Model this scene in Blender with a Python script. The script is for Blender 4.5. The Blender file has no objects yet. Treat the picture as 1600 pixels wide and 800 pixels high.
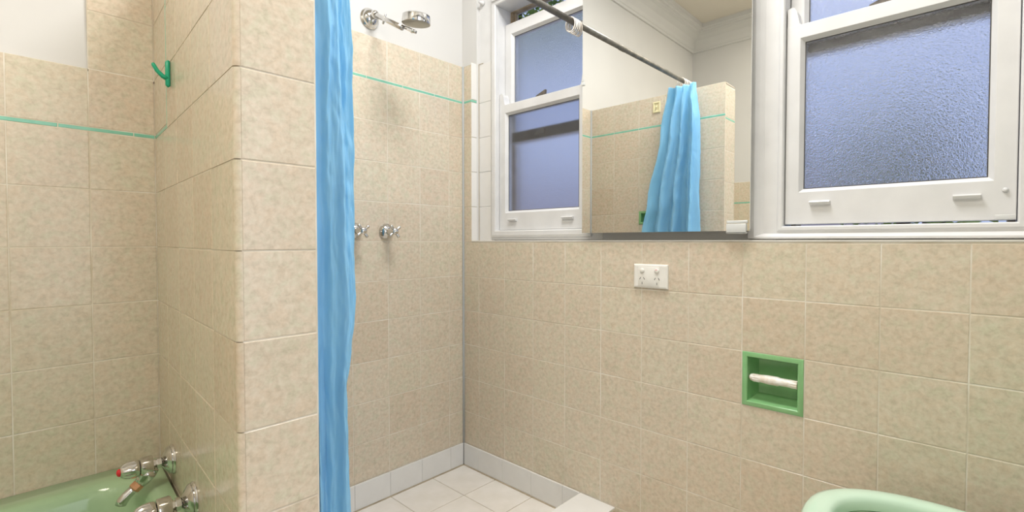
import bpy, bmesh, math, random
from mathutils import Vector, Matrix, noise
random.seed(7)
S = bpy.context.scene
C = S.collection
F = 1.0                                    # floor offset: z values below are measured from the sill, F lifts them to the floor
def V3(x, y, z): return Vector((x, y, z + F))

# ------------------------------------------------------------------ camera, world, light, exposure
cam_d = bpy.data.cameras.new('camera'); cam = bpy.data.objects.new('camera', cam_d); C.objects.link(cam)
YAW, PITCH = 0.81271, 0.0234
fw = Vector((math.sin(YAW)*math.cos(PITCH), math.cos(YAW)*math.cos(PITCH), -math.sin(PITCH)))
rt = Vector((math.cos(YAW), -math.sin(YAW), 0)); up = rt.cross(fw)
cam.matrix_world = Matrix(((rt.x, up.x, -fw.x, -1.43937), (rt.y, up.y, -fw.y, -1.66234), (rt.z, up.z, -fw.z, F+0.00456), (0, 0, 0, 1)))
cam_d.sensor_width = 36; cam_d.lens = 763.075/1600*36; cam_d.shift_y = -5.25/1600
cam_d.clip_start = 0.02
S.camera = cam

world = bpy.data.worlds.new('world'); S.world = world; world.use_nodes = True
wn = world.node_tree; wn.nodes.clear()
wo = wn.nodes.new('ShaderNodeOutputWorld'); wb = wn.nodes.new('ShaderNodeBackground')
wb.inputs[0].default_value = (0.58, 0.69, 1.0, 1); wb.inputs[1].default_value = 0.80
wn.links.new(wb.outputs[0], wo.inputs[0])

S.view_settings.view_transform = 'Standard'; S.view_settings.look = 'None'
S.view_settings.gamma = 1; S.view_settings.use_curve_mapping = False
S.view_settings.exposure = -0.05

LAMPS = ((-2.00, -1.30, 2.70, 22), (-0.58, -1.05, 2.70, 30))        # ceiling lamp, then an added shower-side fill panel: x, y, ceiling height, watts
for lx, ly, lz, lw in LAMPS:
    ld = bpy.data.lights.new('panel_light', 'AREA'); ld.shape = 'SQUARE'; ld.size = 0.56; ld.energy = lw; ld.color = (1.0, 0.90, 0.74) if lx < -1.5 else (0.99, 0.99, 0.985)
    lo = bpy.data.objects.new('panel_light', ld); C.objects.link(lo); lo.location = (lx, ly, lz-0.036)
# added unseen fill light behind the camera, shining through the made-up hall opening
ld2 = bpy.data.lights.new('hall_fill_light', 'AREA'); ld2.shape = 'RECTANGLE'; ld2.size = 1.7; ld2.size_y = 1.9; ld2.energy = 22; ld2.color = (0.97, 0.985, 1.0)
lo2 = bpy.data.objects.new('hall_fill_light', ld2); C.objects.link(lo2); lo2.location = (-0.90, -3.78, 1.35); lo2.rotation_euler = (math.radians(90), 0, 0)

# ------------------------------------------------------------------ materials
def mat(name, col, rough=0.5, metal=0.0, spec=0.5, **kw):
    m = bpy.data.materials.new(name); m.use_nodes = True
    b = m.node_tree.nodes['Principled BSDF']
    b.inputs['Base Color'].default_value = (*col, 1); b.inputs['Roughness'].default_value = rough
    b.inputs['Metallic'].default_value = metal; b.inputs['Specular IOR Level'].default_value = spec
    for k, v in kw.items(): b.inputs[k].default_value = v
    return m
def nd(m, t, **kw):
    n = m.node_tree.nodes.new(t)
    for k, v in kw.items():
        if k in n.inputs: n.inputs[k].default_value = v
        else: setattr(n, k, v)
    return n
def lk(m, a, b): m.node_tree.links.new(a, b)
def noisy(m, c1, c2, scale, detail=4, bump=0.0, bscale=None, dist=0.002):
    """procedural variation of colour and fine relief"""
    b = m.node_tree.nodes['Principled BSDF']
    tc = nd(m, 'ShaderNodeTexCoord'); n = nd(m, 'ShaderNodeTexNoise', Scale=scale, Detail=detail)
    lk(m, tc.outputs['Object'], n.inputs['Vector'])
    r = nd(m, 'ShaderNodeValToRGB'); r.color_ramp.elements[0].position = 0.35; r.color_ramp.elements[1].position = 0.65
    r.color_ramp.elements[0].color = (*c1, 1); r.color_ramp.elements[1].color = (*c2, 1)
    lk(m, n.outputs['Fac'], r.inputs[0]); lk(m, r.outputs[0], b.inputs['Base Color'])
    if bump:
        n2 = nd(m, 'ShaderNodeTexNoise', Scale=bscale or scale, Detail=3)
        lk(m, tc.outputs['Object'], n2.inputs['Vector'])
        bp = nd(m, 'ShaderNodeBump', Strength=bump, Distance=dist); lk(m, n2.outputs['Fac'], bp.inputs['Height'])
        lk(m, bp.outputs[0], b.inputs['Normal'])
    return m

def tile_material():
    m = mat('beige_mottled_glazed_tile', (0.6, 0.5, 0.38), 0.22, spec=0.45)
    b = m.node_tree.nodes['Principled BSDF']
    tc = nd(m, 'ShaderNodeTexCoord'); oi = nd(m, 'ShaderNodeObjectInfo')
    mul = nd(m, 'ShaderNodeMath', operation='MULTIPLY'); mul.inputs[1].default_value = 37.0
    lk(m, oi.outputs['Random'], mul.inputs[0])
    add = nd(m, 'ShaderNodeVectorMath', operation='ADD'); lk(m, tc.outputs['Object'], add.inputs[0]); lk(m, mul.outputs[0], add.inputs[1])
    n1 = nd(m, 'ShaderNodeTexNoise', Scale=88, Detail=5, Roughness=0.58, Distortion=0.35); lk(m, add.outputs[0], n1.inputs['Vector'])
    r1 = nd(m, 'ShaderNodeValToRGB'); e = r1.color_ramp.elements
    e[0].position = 0.3; e[0].color = (0.53, 0.462, 0.362, 1); e[1].position = 0.70; e[1].color = (0.68, 0.612, 0.51, 1)
    k = r1.color_ramp.elements.new(0.47); k.color = (0.61, 0.536, 0.43, 1)
    lk(m, n1.outputs['Fac'], r1.inputs[0])
    n2 = nd(m, 'ShaderNodeTexNoise', Scale=38, Detail=4, Roughness=0.6, Distortion=0.3)
    a2 = nd(m, 'ShaderNodeVectorMath', operation='ADD'); a2.inputs[1].default_value = (3.1, 7.7, 1.3); lk(m, add.outputs[0], a2.inputs[0]); lk(m, a2.outputs[0], n2.inputs['Vector'])
    r2 = nd(m, 'ShaderNodeValToRGB'); e = r2.color_ramp.elements
    e[0].position = 0.34; e[0].color = (0.945, 1.0, 0.97, 1); e[1].position = 0.66; e[1].color = (1.02, 0.985, 0.965, 1)
    k = r2.color_ramp.elements.new(0.5); k.color = (1, 1, 1, 1)
    lk(m, n2.outputs['Fac'], r2.inputs[0])
    mx = nd(m, 'ShaderNodeMix', data_type='RGBA', blend_type='MULTIPLY'); mx.inputs['Factor'].default_value = 1.0
    lk(m, r1.outputs[0], mx.inputs[6]); lk(m, r2.outputs[0], mx.inputs[7])
    r3 = nd(m, 'ShaderNodeValToRGB'); e = r3.color_ramp.elements            # each tile from a slightly different batch
    e[0].position = 0; e[0].color = (0.99, 1.0, 0.965, 1); e[1].position = 1; e[1].color = (0.97, 0.925, 0.885, 1)
    for p, c in ((0.3, (1.03, 1.02, 1.0, 1)), (0.6, (1.0, 0.99, 0.97, 1)), (0.88, (1.01, 0.98, 0.955, 1))):
        k = r3.color_ramp.elements.new(p); k.color = c
    lk(m, oi.outputs['Random'], r3.inputs[0])
    mx2 = nd(m, 'ShaderNodeMix', data_type='RGBA', blend_type='MULTIPLY'); mx2.inputs['Factor'].default_value = 1.0
    lk(m, mx.outputs[2], mx2.inputs[6]); lk(m, r3.outputs[0], mx2.inputs[7])
    lk(m, mx2.outputs[2], b.inputs['Base Color'])
    n3 = nd(m, 'ShaderNodeTexNoise', Scale=30, Detail=3); lk(m, add.outputs[0], n3.inputs['Vector'])
    bp = nd(m, 'ShaderNodeBump', Strength=0.12, Distance=0.001); lk(m, n3.outputs['Fac'], bp.inputs['Height']); lk(m, bp.outputs[0], b.inputs['Normal'])
    return m
M = {}
M['tile'] = tile_material()
M['grout'] = noisy(mat('cream_grout', (0.68, 0.62, 0.53), 0.8), (0.58, 0.51, 0.40), (0.74, 0.70, 0.62), 9, 5)
M['strip'] = noisy(mat('jade_green_glazed_strip', (0.2, 0.52, 0.39), 0.15), (0.19, 0.50, 0.37), (0.24, 0.56, 0.42), 30)
M['paint'] = noisy(mat('warm_white_wall_paint', (0.8, 0.77, 0.72), 0.6), (0.615, 0.61, 0.596), (0.64, 0.635, 0.62), 3, 2, 0.05, 120)
M['ceil'] = noisy(mat('ceiling_paint', (0.78, 0.74, 0.67), 0.7), (0.66, 0.61, 0.53), (0.69, 0.64, 0.56), 3, 2)
M['gloss'] = noisy(mat('white_gloss_joinery_paint', (0.82, 0.815, 0.80), 0.3), (0.665, 0.667, 0.67), (0.71, 0.712, 0.715), 14, 4, 0.06, 60)
M['wtile'] = noisy(mat('white_glazed_tile', (0.8, 0.79, 0.77), 0.18), (0.72, 0.71, 0.69), (0.76, 0.75, 0.73), 10)
M['ftile'] = noisy(mat('offwhite_floor_tile', (0.76, 0.72, 0.67), 0.35), (0.73, 0.69, 0.63), (0.79, 0.75, 0.70), 14)
M['fgrout'] = noisy(mat('tan_floor_grout', (0.42, 0.36, 0.26), 0.85), (0.36, 0.30, 0.20), (0.50, 0.43, 0.32), 12)
M['silicone'] = mat('grey_silicone', (0.42, 0.44, 0.44), 0.5)
M['chrome'] = noisy(mat('chrome', (0.66, 0.65, 0.63), 0.10, 1.0), (0.56, 0.55, 0.53), (0.72, 0.71, 0.69), 40)
M['steel'] = noisy(mat('brushed_grey_steel', (0.2, 0.19, 0.175), 0.48, 0.6), (0.15, 0.145, 0.13), (0.25, 0.235, 0.21), 30)
M['spray'] = mat('grey_spray_face', (0.42, 0.40, 0.35), 0.4, 0.3)
M['copper'] = mat('tarnished_copper_collar', (0.62, 0.33, 0.18), 0.4, 0.4)
M['red'] = mat('red_plastic', (0.65, 0.02, 0.03), 0.25)
M['blue'] = mat('blue_plastic', (0.05, 0.12, 0.5), 0.25)
M['tub'] = noisy(mat('mint_green_enamel', (0.36, 0.52, 0.32), 0.12), (0.35, 0.51, 0.315), (0.38, 0.54, 0.335), 5)
M['green'] = noisy(mat('leaf_green_glazed_ceramic', (0.19, 0.45, 0.17), 0.15), (0.22, 0.46, 0.20), (0.25, 0.50, 0.23), 18)
M['mint'] = noisy(mat('pale_mint_plastic', (0.55, 0.72, 0.58), 0.12), (0.53, 0.70, 0.56), (0.57, 0.735, 0.60), 6)
M['jade'] = mat('jade_green_plastic', (0.01, 0.36, 0.20), 0.3)
M['plastic'] = noisy(mat('ivory_white_plastic', (0.78, 0.76, 0.71), 0.35), (0.76, 0.74, 0.69), (0.80, 0.78, 0.73), 30)
M['cream'] = mat('cream_plastic', (0.75, 0.68, 0.42), 0.4)
M['ringw'] = noisy(mat('yellowed_white_plastic', (0.78, 0.70, 0.58), 0.35), (0.72, 0.63, 0.52), (0.88, 0.86, 0.83), 50)
M['dark'] = mat('dark_slot', (0.05, 0.045, 0.04), 0.6)
M['bronze'] = noisy(mat('dark_bronze_latch', (0.08, 0.07, 0.06), 0.5), (0.05, 0.045, 0.04), (0.13, 0.11, 0.09), 60)
M['clip'] = mat('clear_white_plastic_clip', (0.62, 0.63, 0.62), 0.25)
M['mirror'] = mat('silvered_mirror', (0.90, 0.905, 0.88), 0.01, 1.0)
M['bark'] = noisy(mat('dark_bark', (0.08, 0.05, 0.035), 0.9), (0.05, 0.03, 0.02), (0.14, 0.09, 0.06), 20, 5, 0.4)
M['leaf'] = noisy(mat('mottled_green_leaf', (0.22, 0.32, 0.06), 0.5), (0.12, 0.22, 0.04), (0.50, 0.62, 0.14), 9, 3)  # leaf green varies at random from deep to yellowish
M['brownwood'] = noisy(mat('weathered_brown_wood', (0.42, 0.33, 0.22), 0.7), (0.34, 0.25, 0.15), (0.50, 0.41, 0.29), 25)
M['rail_shade'] = noisy(mat('grimy_backlit_wood', (0.06, 0.055, 0.05), 0.8), (0.045, 0.04, 0.036), (0.085, 0.078, 0.07), 20)  # grime and backlit shade of the rail put into one dark colour
M['pinkwall'] = noisy(mat('pink_render', (0.85, 0.72, 0.70), 0.8), (0.82, 0.68, 0.66), (0.88, 0.76, 0.74), 3)
M['roof'] = noisy(mat('pale_metal_roof', (0.6, 0.6, 0.64), 0.7), (0.55, 0.55, 0.6), (0.66, 0.66, 0.7), 5)
M['ground'] = noisy(mat('pale_paving', (0.5, 0.47, 0.45), 0.9), (0.45, 0.42, 0.40), (0.56, 0.53, 0.50), 2)
M['vinyl'] = noisy(mat('floor_vinyl', (0.62, 0.56, 0.48), 0.4), (0.58, 0.52, 0.44), (0.66, 0.60, 0.52), 6)
def curtain_material():
    m = mat('sky_blue_vinyl', (0.43, 0.77, 1.0), 0.40, spec=0.4)
    nt = m.node_tree; b = nt.nodes['Principled BSDF']; out = nt.nodes['Material Output']
    tc = nd(m, 'ShaderNodeTexCoord'); n = nd(m, 'ShaderNodeTexNoise', Scale=22, Detail=5, Roughness=0.6, Distortion=1.2)
    mp = nd(m, 'ShaderNodeMapping'); mp.inputs['Scale'].default_value = (1, 1, 0.6)
    lk(m, tc.outputs['Object'], mp.inputs['Vector']); lk(m, mp.outputs[0], n.inputs['Vector'])
    bp = nd(m, 'ShaderNodeBump', Strength=0.35, Distance=0.006); lk(m, n.outputs['Fac'], bp.inputs['Height']); lk(m, bp.outputs[0], b.inputs['Normal'])
    t = nd(m, 'ShaderNodeBsdfTranslucent'); t.inputs[0].default_value = (0.50, 0.83, 1.0, 1)
    mx = nd(m, 'ShaderNodeMixShader'); mx.inputs[0].default_value = 0.5
    lk(m, b.outputs[0], mx.inputs[1]); lk(m, t.outputs[0], mx.inputs[2]); lk(m, mx.outputs[0], out.inputs[0])
    return m
M['curtain'] = curtain_material()
def obscure_glass(name, scale, strength, rough):
    m = mat(name, (0.86, 0.90, 1.0), rough, **{'Transmission Weight': 1.0, 'IOR': 1.5})
    b = m.node_tree.nodes['Principled BSDF']
    tc = nd(m, 'ShaderNodeTexCoord'); n = nd(m, 'ShaderNodeTexNoise', Scale=scale, Detail=2, Roughness=0.5, Distortion=0.8)
    lk(m, tc.outputs['Object'], n.inputs['Vector'])
    bp = nd(m, 'ShaderNodeBump', Strength=strength, Distance=0.003); lk(m, n.outputs['Fac'], bp.inputs['Height']); lk(m, bp.outputs[0], b.inputs['Normal'])
    return m
M['glass'] = obscure_glass('hammered_obscure_glass', 210, 0.55, 0.17)
M['glass_fine'] = obscure_glass('fine_frosted_glass', 300, 0.25, 0.22)
lampm = mat('lamp_opal', (0.9, 0.88, 0.84), 0.4)
lb = lampm.node_tree.nodes['Principled BSDF']; lb.inputs['Emission Color'].default_value = (1, 0.93, 0.84, 1); lb.inputs['Emission Strength'].default_value = 3.0

# ------------------------------------------------------------------ mesh helpers
def obj(name, bm, m, parent=None, smooth=False, bevel=0.0, seg=2):
    me = bpy.data.meshes.new(name)
    bmesh.ops.recalc_face_normals(bm, faces=bm.faces[:])
    bm.to_mesh(me); bm.free()
    if m: me.materials.append(m)
    o = bpy.data.objects.new(name, me); C.objects.link(o)
    if parent: o.parent = parent
    if smooth:
        for p in me.polygons: p.use_smooth = True
    if bevel:
        md = o.modifiers.new('bevel', 'BEVEL'); md.width = bevel; md.segments = seg; md.limit_method = 'ANGLE'; md.angle_limit = math.radians(40)
        for p in me.polygons: p.use_smooth = True
        md.harden_normals = False
    return o
def empty(name, loc=(0, 0, 0)):
    o = bpy.data.objects.new(name, None); C.objects.link(o); o.empty_display_size = 0.05
    o.location = loc
    return o
def tag(o, label, cat, group=None):
    o['label'] = label; o['category'] = cat
    if group: o['group'] = group
    return o
def struct(o, label=None, cat=None):
    o['kind'] = 'structure'
    if label: o['label'] = label
    if cat: o['category'] = cat
    return o
def box(bm, x0, x1, y0, y1, z0, z1):
    x0, x1 = sorted((x0, x1)); y0, y1 = sorted((y0, y1)); z0, z1 = sorted((z0, z1))
    v = [bm.verts.new((x, y, z + F)) for x in (x0, x1) for y in (y0, y1) for z in (z0, z1)]
    for f in ((0, 1, 3, 2), (4, 6, 7, 5), (0, 4, 5, 1), (2, 3, 7, 6), (0, 2, 6, 4), (1, 5, 7, 3)): bm.faces.new([v[i] for i in f])
    return bm
def mkbox(*a): return box(bmesh.new(), *a)
def basis(axis):
    a = Vector(axis).normalized(); t = Vector((0, 0, 1)) if abs(a.z) < 0.9 else Vector((1, 0, 0))
    u = a.cross(t).normalized(); w = a.cross(u).normalized()
    return a, u, w
def lathe(bm, origin, axis, prof, n=24, cap=True):
    """prof: list of (distance along the axis, radius)"""
    a, u, w = basis(axis); o = Vector(origin); rings = []
    for d, r in prof:
        rings.append([bm.verts.new(o + a*d + (u*math.cos(2*math.pi*i/n) + w*math.sin(2*math.pi*i/n))*max(r, 1e-4)) for i in range(n)])
    for A, B in zip(rings, rings[1:]):
        for i in range(n): bm.faces.new((A[i], A[(i+1) % n], B[(i+1) % n], B[i]))
    if cap:
        bm.faces.new(rings[0]); bm.faces.new(rings[-1])
    return bm
def tube(bm, pts, rad, n=12, closed=False):
    pts = [Vector(p) for p in pts]; N = len(pts)
    rad = rad if isinstance(rad, (list, tuple)) else [rad]*N
    rings = []; pu = None
    for i, p in enumerate(pts):
        if closed: d = pts[(i+1) % N] - pts[i-1]
        else: d = pts[min(i+1, N-1)] - pts[max(i-1, 0)]
        d.normalize()
        if pu is None: _, u, w = basis(d)
        else:
            u = (pu - d*pu.dot(d)).normalized(); w = d.cross(u)
        pu = u
        rings.append([bm.verts.new(p + (u*math.cos(2*math.pi*k/n) + w*math.sin(2*math.pi*k/n))*rad[i]) for k in range(n)])
    for i in range(N if closed else N-1):
        A, B = rings[i], rings[(i+1) % N]
        for k in range(n): bm.faces.new((A[k], A[(k+1) % n], B[(k+1) % n], B[k]))
    if not closed: bm.faces.new(rings[0]); bm.faces.new(rings[-1])
    return bm
def smooth_by_angle(o, deg=35):
    me = o.data
    for p in me.polygons: p.use_smooth = True
    try: me.set_sharp_from_angle(angle=math.radians(deg))
    except Exception: pass
    return o

# ------------------------------------------------------------------ tiles: separate pieces with chamfered edges, sharing meshes
_tiles = {}
def tile_mesh(w, h, m, t=0.006, c=0.0011):
    key = (round(w, 4), round(h, 4), m.name, t)
    if key in _tiles: return _tiles[key]
    bm = bmesh.new()
    def ring(i, z): return [bm.verts.new((x, y, z)) for x, y in ((i, i), (w-i, i), (w-i, h-i), (i, h-i))]
    r0 = ring(0, -t); r1 = ring(0, -c*0.8); r2 = ring(c*0.45, -c*0.25); r3 = ring(c*1.3, 0)
    for A, B in ((r0, r1), (r1, r2), (r2, r3)):
        for i in range(4): bm.faces.new((A[i], A[(i+1) % 4], B[(i+1) % 4], B[i]))
    bm.faces.new(r3)
    me = bpy.data.meshes.new('tile'); bmesh.ops.recalc_face_normals(bm, faces=bm.faces[:]); bm.to_mesh(me); bm.free(); me.materials.append(m)
    _tiles[key] = me
    return me
G = 0.0022                                  # joint width
def place(name, me, parent, p, U, Vv):
    U = Vector(U).normalized(); Vv = Vector(Vv).normalized(); N = U.cross(Vv)
    o = bpy.data.objects.new(name, me); C.objects.link(o); o.parent = parent
    o.matrix_local = Matrix(((U.x, Vv.x, N.x, p.x), (U.y, Vv.y, N.y, p.y), (U.z, Vv.z, N.z, p.z), (0, 0, 0, 1)))
    return o
def tile(parent, p, U, Vv, w, h, m=None, name='tile', g=G, jit=0.00025):
    """p: lower corner of the cell on the tile face plane"""
    U = Vector(U).normalized(); Vv = Vector(Vv).normalized(); N = U.cross(Vv)
    if w < 0.012 or h < 0.008: g = min(g, 0.0012)
    q = Vector(p) + U*g/2 + Vv*g/2 + N*random.uniform(-jit, jit)
    return place(name, tile_mesh(w-g, h-g, m or M['tile']), parent, q, U, Vv)
UZ = (0, 0, 1)
def grid(parent, us, vs, pt, U, skip=None, m=None):
    """us: sorted joint distances along U; vs: joint heights; pt(u, v) the face point"""
    for a, b in zip(us, us[1:]):
        for c, d in zip(vs, vs[1:]):
            if skip and skip((a+b)/2, (c+d)/2): continue
            tile(parent, pt(a, c), U, UZ, b-a, d-c, m)
def strip_run(parent, us, v, h, pt, U):
    for a, b in zip(us, us[1:]): tile(parent, pt(a, v), U, UZ, b-a, h, M['strip'], 'strip_tile', g=0.0016)

P = 0.1525
YB, XE, XL, YF, ZC = 0.04, 0.03, -2.54, -2.10, 1.70        # painted wall planes and ceiling
NX1, NX2, NY = -1.1588, -1.0290, -0.7765                    # nib wall: end face corners
XBF, XBA, YA = -1.1665, -1.124, 0.0325
def bx(y): return XBA + (y-YA)/(-0.766-YA)*(XBF-XBA)        # bath-side face of the nib

# ---- right wall (windows), painted slab with two openings
W1 = (-0.150, -0.642, 0.020, 1.025)
W2 = (-1.262, -1.745, 0.020, 1.092)
bm = bmesh.new()
box(bm, XE, 0.20, 0.24, -1.195, -1.15, 0.004); box(bm, XE, 0.20, -1.344, YF-0.12, -1.15, 0.004)
box(bm, XE, 0.20, -1.195, -1.344, -1.15, -0.4525); box(bm, XE, 0.20, -1.195, -1.344, -0.3055, 0.004); box(bm, 0.075, 0.20, -1.195, -1.344, -0.4525, -0.3055)
box(bm, XE, 0.20, 0.24, -0.0565, 0.004, 2.0); box(bm, 0.0475, 0.20, -0.0565, W1[0], 0.004, 1.10); box(bm, XE, 0.20, -0.0565, W1[0], 1.10, 2.0)
box(bm, XE+0.018, 0.20, W1[1], W2[0], 0.004, 2.0)
box(bm, XE, 0.20, W2[1], YF-0.12, 0.004, 2.0)
box(bm, XE, 0.20, W1[0], W1[1], W1[3], 2.0); box(bm, XE, 0.20, W2[0], W2[1], W2[3], 2.0)
box(bm, 0.052, 0.20, W1[0], W1[1], 0.004, 0.045); box(bm, 0.052, 0.20, W2[0], W2[1], 0.004, 0.041)
wall_right = struct(obj('wall_right', bm, M['paint']), 'beige tiled wall with two sash windows and white paint above', 'wall')
bm = bmesh.new(); box(bm, 0.0006, XE+0.002, 0, -1.195, -1.0, -0.001); box(bm, 0.0006, XE+0.002, -1.344, YF, -1.0, -0.001)
box(bm, 0.0006, XE+0.002, -1.195, -1.344, -1.0, -0.4525); box(bm, 0.0006, XE+0.002, -1.195, -1.344, -0.3055, -0.001); box(bm, 0.0006, XE+0.002, 0, -0.0535, -0.001, 0.776)
obj('grout_bed', bm, M['grout'], wall_right)
PE, PV = 0.15562, 0.1518
ecols = [0.0] + [0.1018 + PE*k for k in range(13)] + [2.10]
erows = [-1.0] + [-PV*k for k in range(6, -1, -1)]
erows[1] = -0.903
ept = lambda u, v: V3(0, -u, v)
def eskip(u, v):
    return (1.19 < u < 1.347 and -0.4556 < v < -0.3034) or (u < 0.74 and v < -0.903)
grid(wall_right, ecols, erows, ept, (0, -1, 0), eskip)
D0 = 0.00386
drows_up = [D0 + P*k for k in range(0, 5)]
drows_up[0] = 0.0
erw = drows_up[:]; grid(wall_right, [0.0, 0.0545], erw, ept, (0, -1, 0))
tile(wall_right, ept(0, 0.6255), (0, -1, 0), UZ, 0.0545, 0.1525)
strip_run(wall_right, [0.004, 0.0555], 0.6139, 0.0110, ept, (0, -1, 0))
# white glazed return into the window recess
for a, b in zip(drows_up, drows_up[1:]):
    tile(wall_right, V3(0.0, -0.0557, a), (1, 0, 0), UZ, 0.045, b-a, M['wtile'])
    tile(wall_right, V3(0.0440, -0.0557, a), (0, -1, 0), UZ, 0.0775, b-a, M['wtile'])
tile(wall_right, V3(0.0, -0.0557, 0.6255), (1, 0, 0), UZ, 0.045, 0.160, M['wtile'])
tile(wall_right, V3(0.0440, -0.0557, 0.6139), (0, -1, 0), UZ, 0.0775, 0.170, M['wtile'])
strip_run(wall_right, [0.0, 0.044], 0.6139, 0.0110, lambda u, v: V3(u, -0.0557, v), (1, 0, 0))
bm = bmesh.new(); tube(bm, [V3(0.0425, -0.0572, z) for z in (0.005, 0.4, 0.786)], 0.0013, 6); tube(bm, [V3(0.0425, -0.0572, 0.7855), V3(0.0432, -0.085, 0.7850)], 0.0014, 6); obj('dark_joint', bm, M['fgrout'], wall_right)
# tiled sill ledge in front of the windows
obj('sill_ledge', mkbox(0.0013, 0.05, -0.0555, -2.0, -0.012, 0.0035), M['grout'], wall_right)
bm = bmesh.new(); box(bm, -0.0015, 0.004, -0.0555, -2.05, 0.0045, 0.0075); obj('cream_bead', bm, M['plastic'], wall_right)

# ---- back wall
bm = mkbox(-2.74, 0.24, YB, YB+0.2, -1.15, 2.0)
wall_back = struct(obj('wall_back', bm, M['paint']), 'white painted wall with beige tiles around shower and bath', 'wall')
bm = bmesh.new(); box(bm, NX2-0.02, 0.0, 0.0006, YB+0.002, -1.0, 0.776)
box(bm, -2.54, XBA+0.002, YA+0.0006, YB+0.002, -0.7, 0.456); box(bm, -1.2666, XBA+0.002, YA+0.0006, YB+0.002, 0.45, 0.776)
obj('grout_bed', bm, M['grout'], wall_back)
dpt = lambda u, v: V3(-u, 0, v)          # u measured leftwards; tiles placed from their left edge
dcols = [0.0] + [0.08158 + P*k for k in range(7)]
dcols[-1] = 1.029
drows = [-0.903] + [D0 + P*k for k in range(-5, 5)]
for a, b in zip(dcols, dcols[1:]):
    for c, d in zip(drows, drows[1:]): tile(wall_back, V3(-b, 0, c), (1, 0, 0), UZ, b-a, d-c)
    tile(wall_back, V3(-b, 0, 0.6255), (1, 0, 0), UZ, b-a, 0.1525)
sx = [-1.029, -0.945, -0.792, -0.634, -0.4755, -0.3160, -0.1588, -0.004]
strip_run(wall_back, sx, 0.6139, 0.0110, lambda u, v: V3(u, 0, v), (1, 0, 0))
A0 = -0.01102
acols = [XBA, -1.2666] + [-1.2666 - P*k for k in range(1, 9)]; acols[-1] = XL
arows = [A0 + P*k for k in range(-4, 3)]
for i, (b, a) in enumerate(zip(acols, acols[1:])):
    for c, d in zip(arows, arows[1:]): tile(wall_back, V3(a, YA, c), (1, 0, 0), UZ, b-a, d-c)
    tile(wall_back, V3(a, YA, 0.3050), (1, 0, 0), UZ, b-a, 0.1525)
    if i == 0:
        tile(wall_back, V3(a, YA, 0.4575), (1, 0, 0), UZ, b-a, P); tile(wall_back, V3(a, YA, 0.61), (1, 0, 0), UZ, b-a, P)
strip_run(wall_back, [XL, -2.408, -2.254, -2.0996, -1.945, -1.7906, -1.636, -1.4814, -1.3268, -1.1722, XBA], 0.2940, 0.0110, lambda u, v: V3(u, YA, v), (1, 0, 0))
bm = bmesh.new(); tube(bm, [V3(-0.003, -0.003, z) for z in (-1.0, -0.5, 0, 0.4, 0.777)], 0.0050, 8); obj('silicone_bead', bm, M['silicone'], wall_back, True)
bm = bmesh.new(); tube(bm, [V3(NX2+0.003, -0.003, z) for z in (-1.0, 0, 0.777)], 0.0045, 8); obj('silicone_bead', bm, M['silicone'], wall_back, True)

# ---- nib wall between bath and shower
bm = bmesh.new()
NB = NX2-0.0006
def prism(bm, fl, z0, z1):
    lo_, hi_ = [bm.verts.new((x, y, F+z0)) for x, y in fl], [bm.verts.new((x, y, F+z1)) for x, y in fl]; n = len(fl)
    for i in range(n): bm.faces.new((lo_[i], lo_[(i+1) % n], hi_[(i+1) % n], hi_[i]))
    bm.faces.new(lo_); bm.faces.new(hi_)
full = [(NB, YB), (NB, NY+0.0006), (NX1+0.001, NY+0.0006), (XBF+0.0012, NY+0.013), (XBA+0.0016, YB)]
notch = [(NB, YB), (NB, -0.319), (NB-0.05, -0.319), (NB-0.05, -0.4645), (NB, -0.4645)] + full[1:]
prism(bm, full, -1.0, 0.0985); prism(bm, notch, 0.0985, 0.1675); prism(bm, full, 0.1675, 0.768)
wall_nib = struct(obj('wall_nib', bm, M['grout']), 'beige tiled nib wall standing between the bath and the shower', 'wall')
UB = Vector((bx(-0.7665)-bx(YA), -0.7665-YA, 0)).normalized(); LB = math.hypot(bx(-0.7665)-bx(YA), 0.7665+YA)
bpt = lambda u, v: V3(XBA, YA, v) + UB*u
ub = lambda y: (YA-y)/(YA+0.7665)*LB
bcols = [0, ub(-0.1255), ub(-0.2861), ub(-0.4528), ub(-0.6133)]
Cz = -0.01174
crow = [-1.0, -0.9267] + [Cz + P*k for k in range(-5, 5)]
brow_low = [-1.0, -0.9267] + [Cz + P*k for k in range(-5, 3)]
grid(wall_nib, bcols, brow_low, bpt, UB)
bup = [Cz + P*k for k in range(2, 5)] + [0.765]
grid(wall_nib, [ub(-0.1605)] + bcols[2:], bup, bpt, UB)
grid(wall_nib, [0, ub(-0.1505)], [0.305, 0.4575, 0.61, 0.765], bpt, UB)
strip_run(wall_nib, [0, ub(-0.1505)], 0.2935, 0.0110, bpt, UB)
for z in (0.294, 0.45, 0.607): tile(wall_nib, bpt(ub(-0.1505), z), UB, UZ, ub(-0.1605)-ub(-0.1505), min(0.1555, 0.765-z), M['strip'], 'strip_tile', g=0.001)
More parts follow.
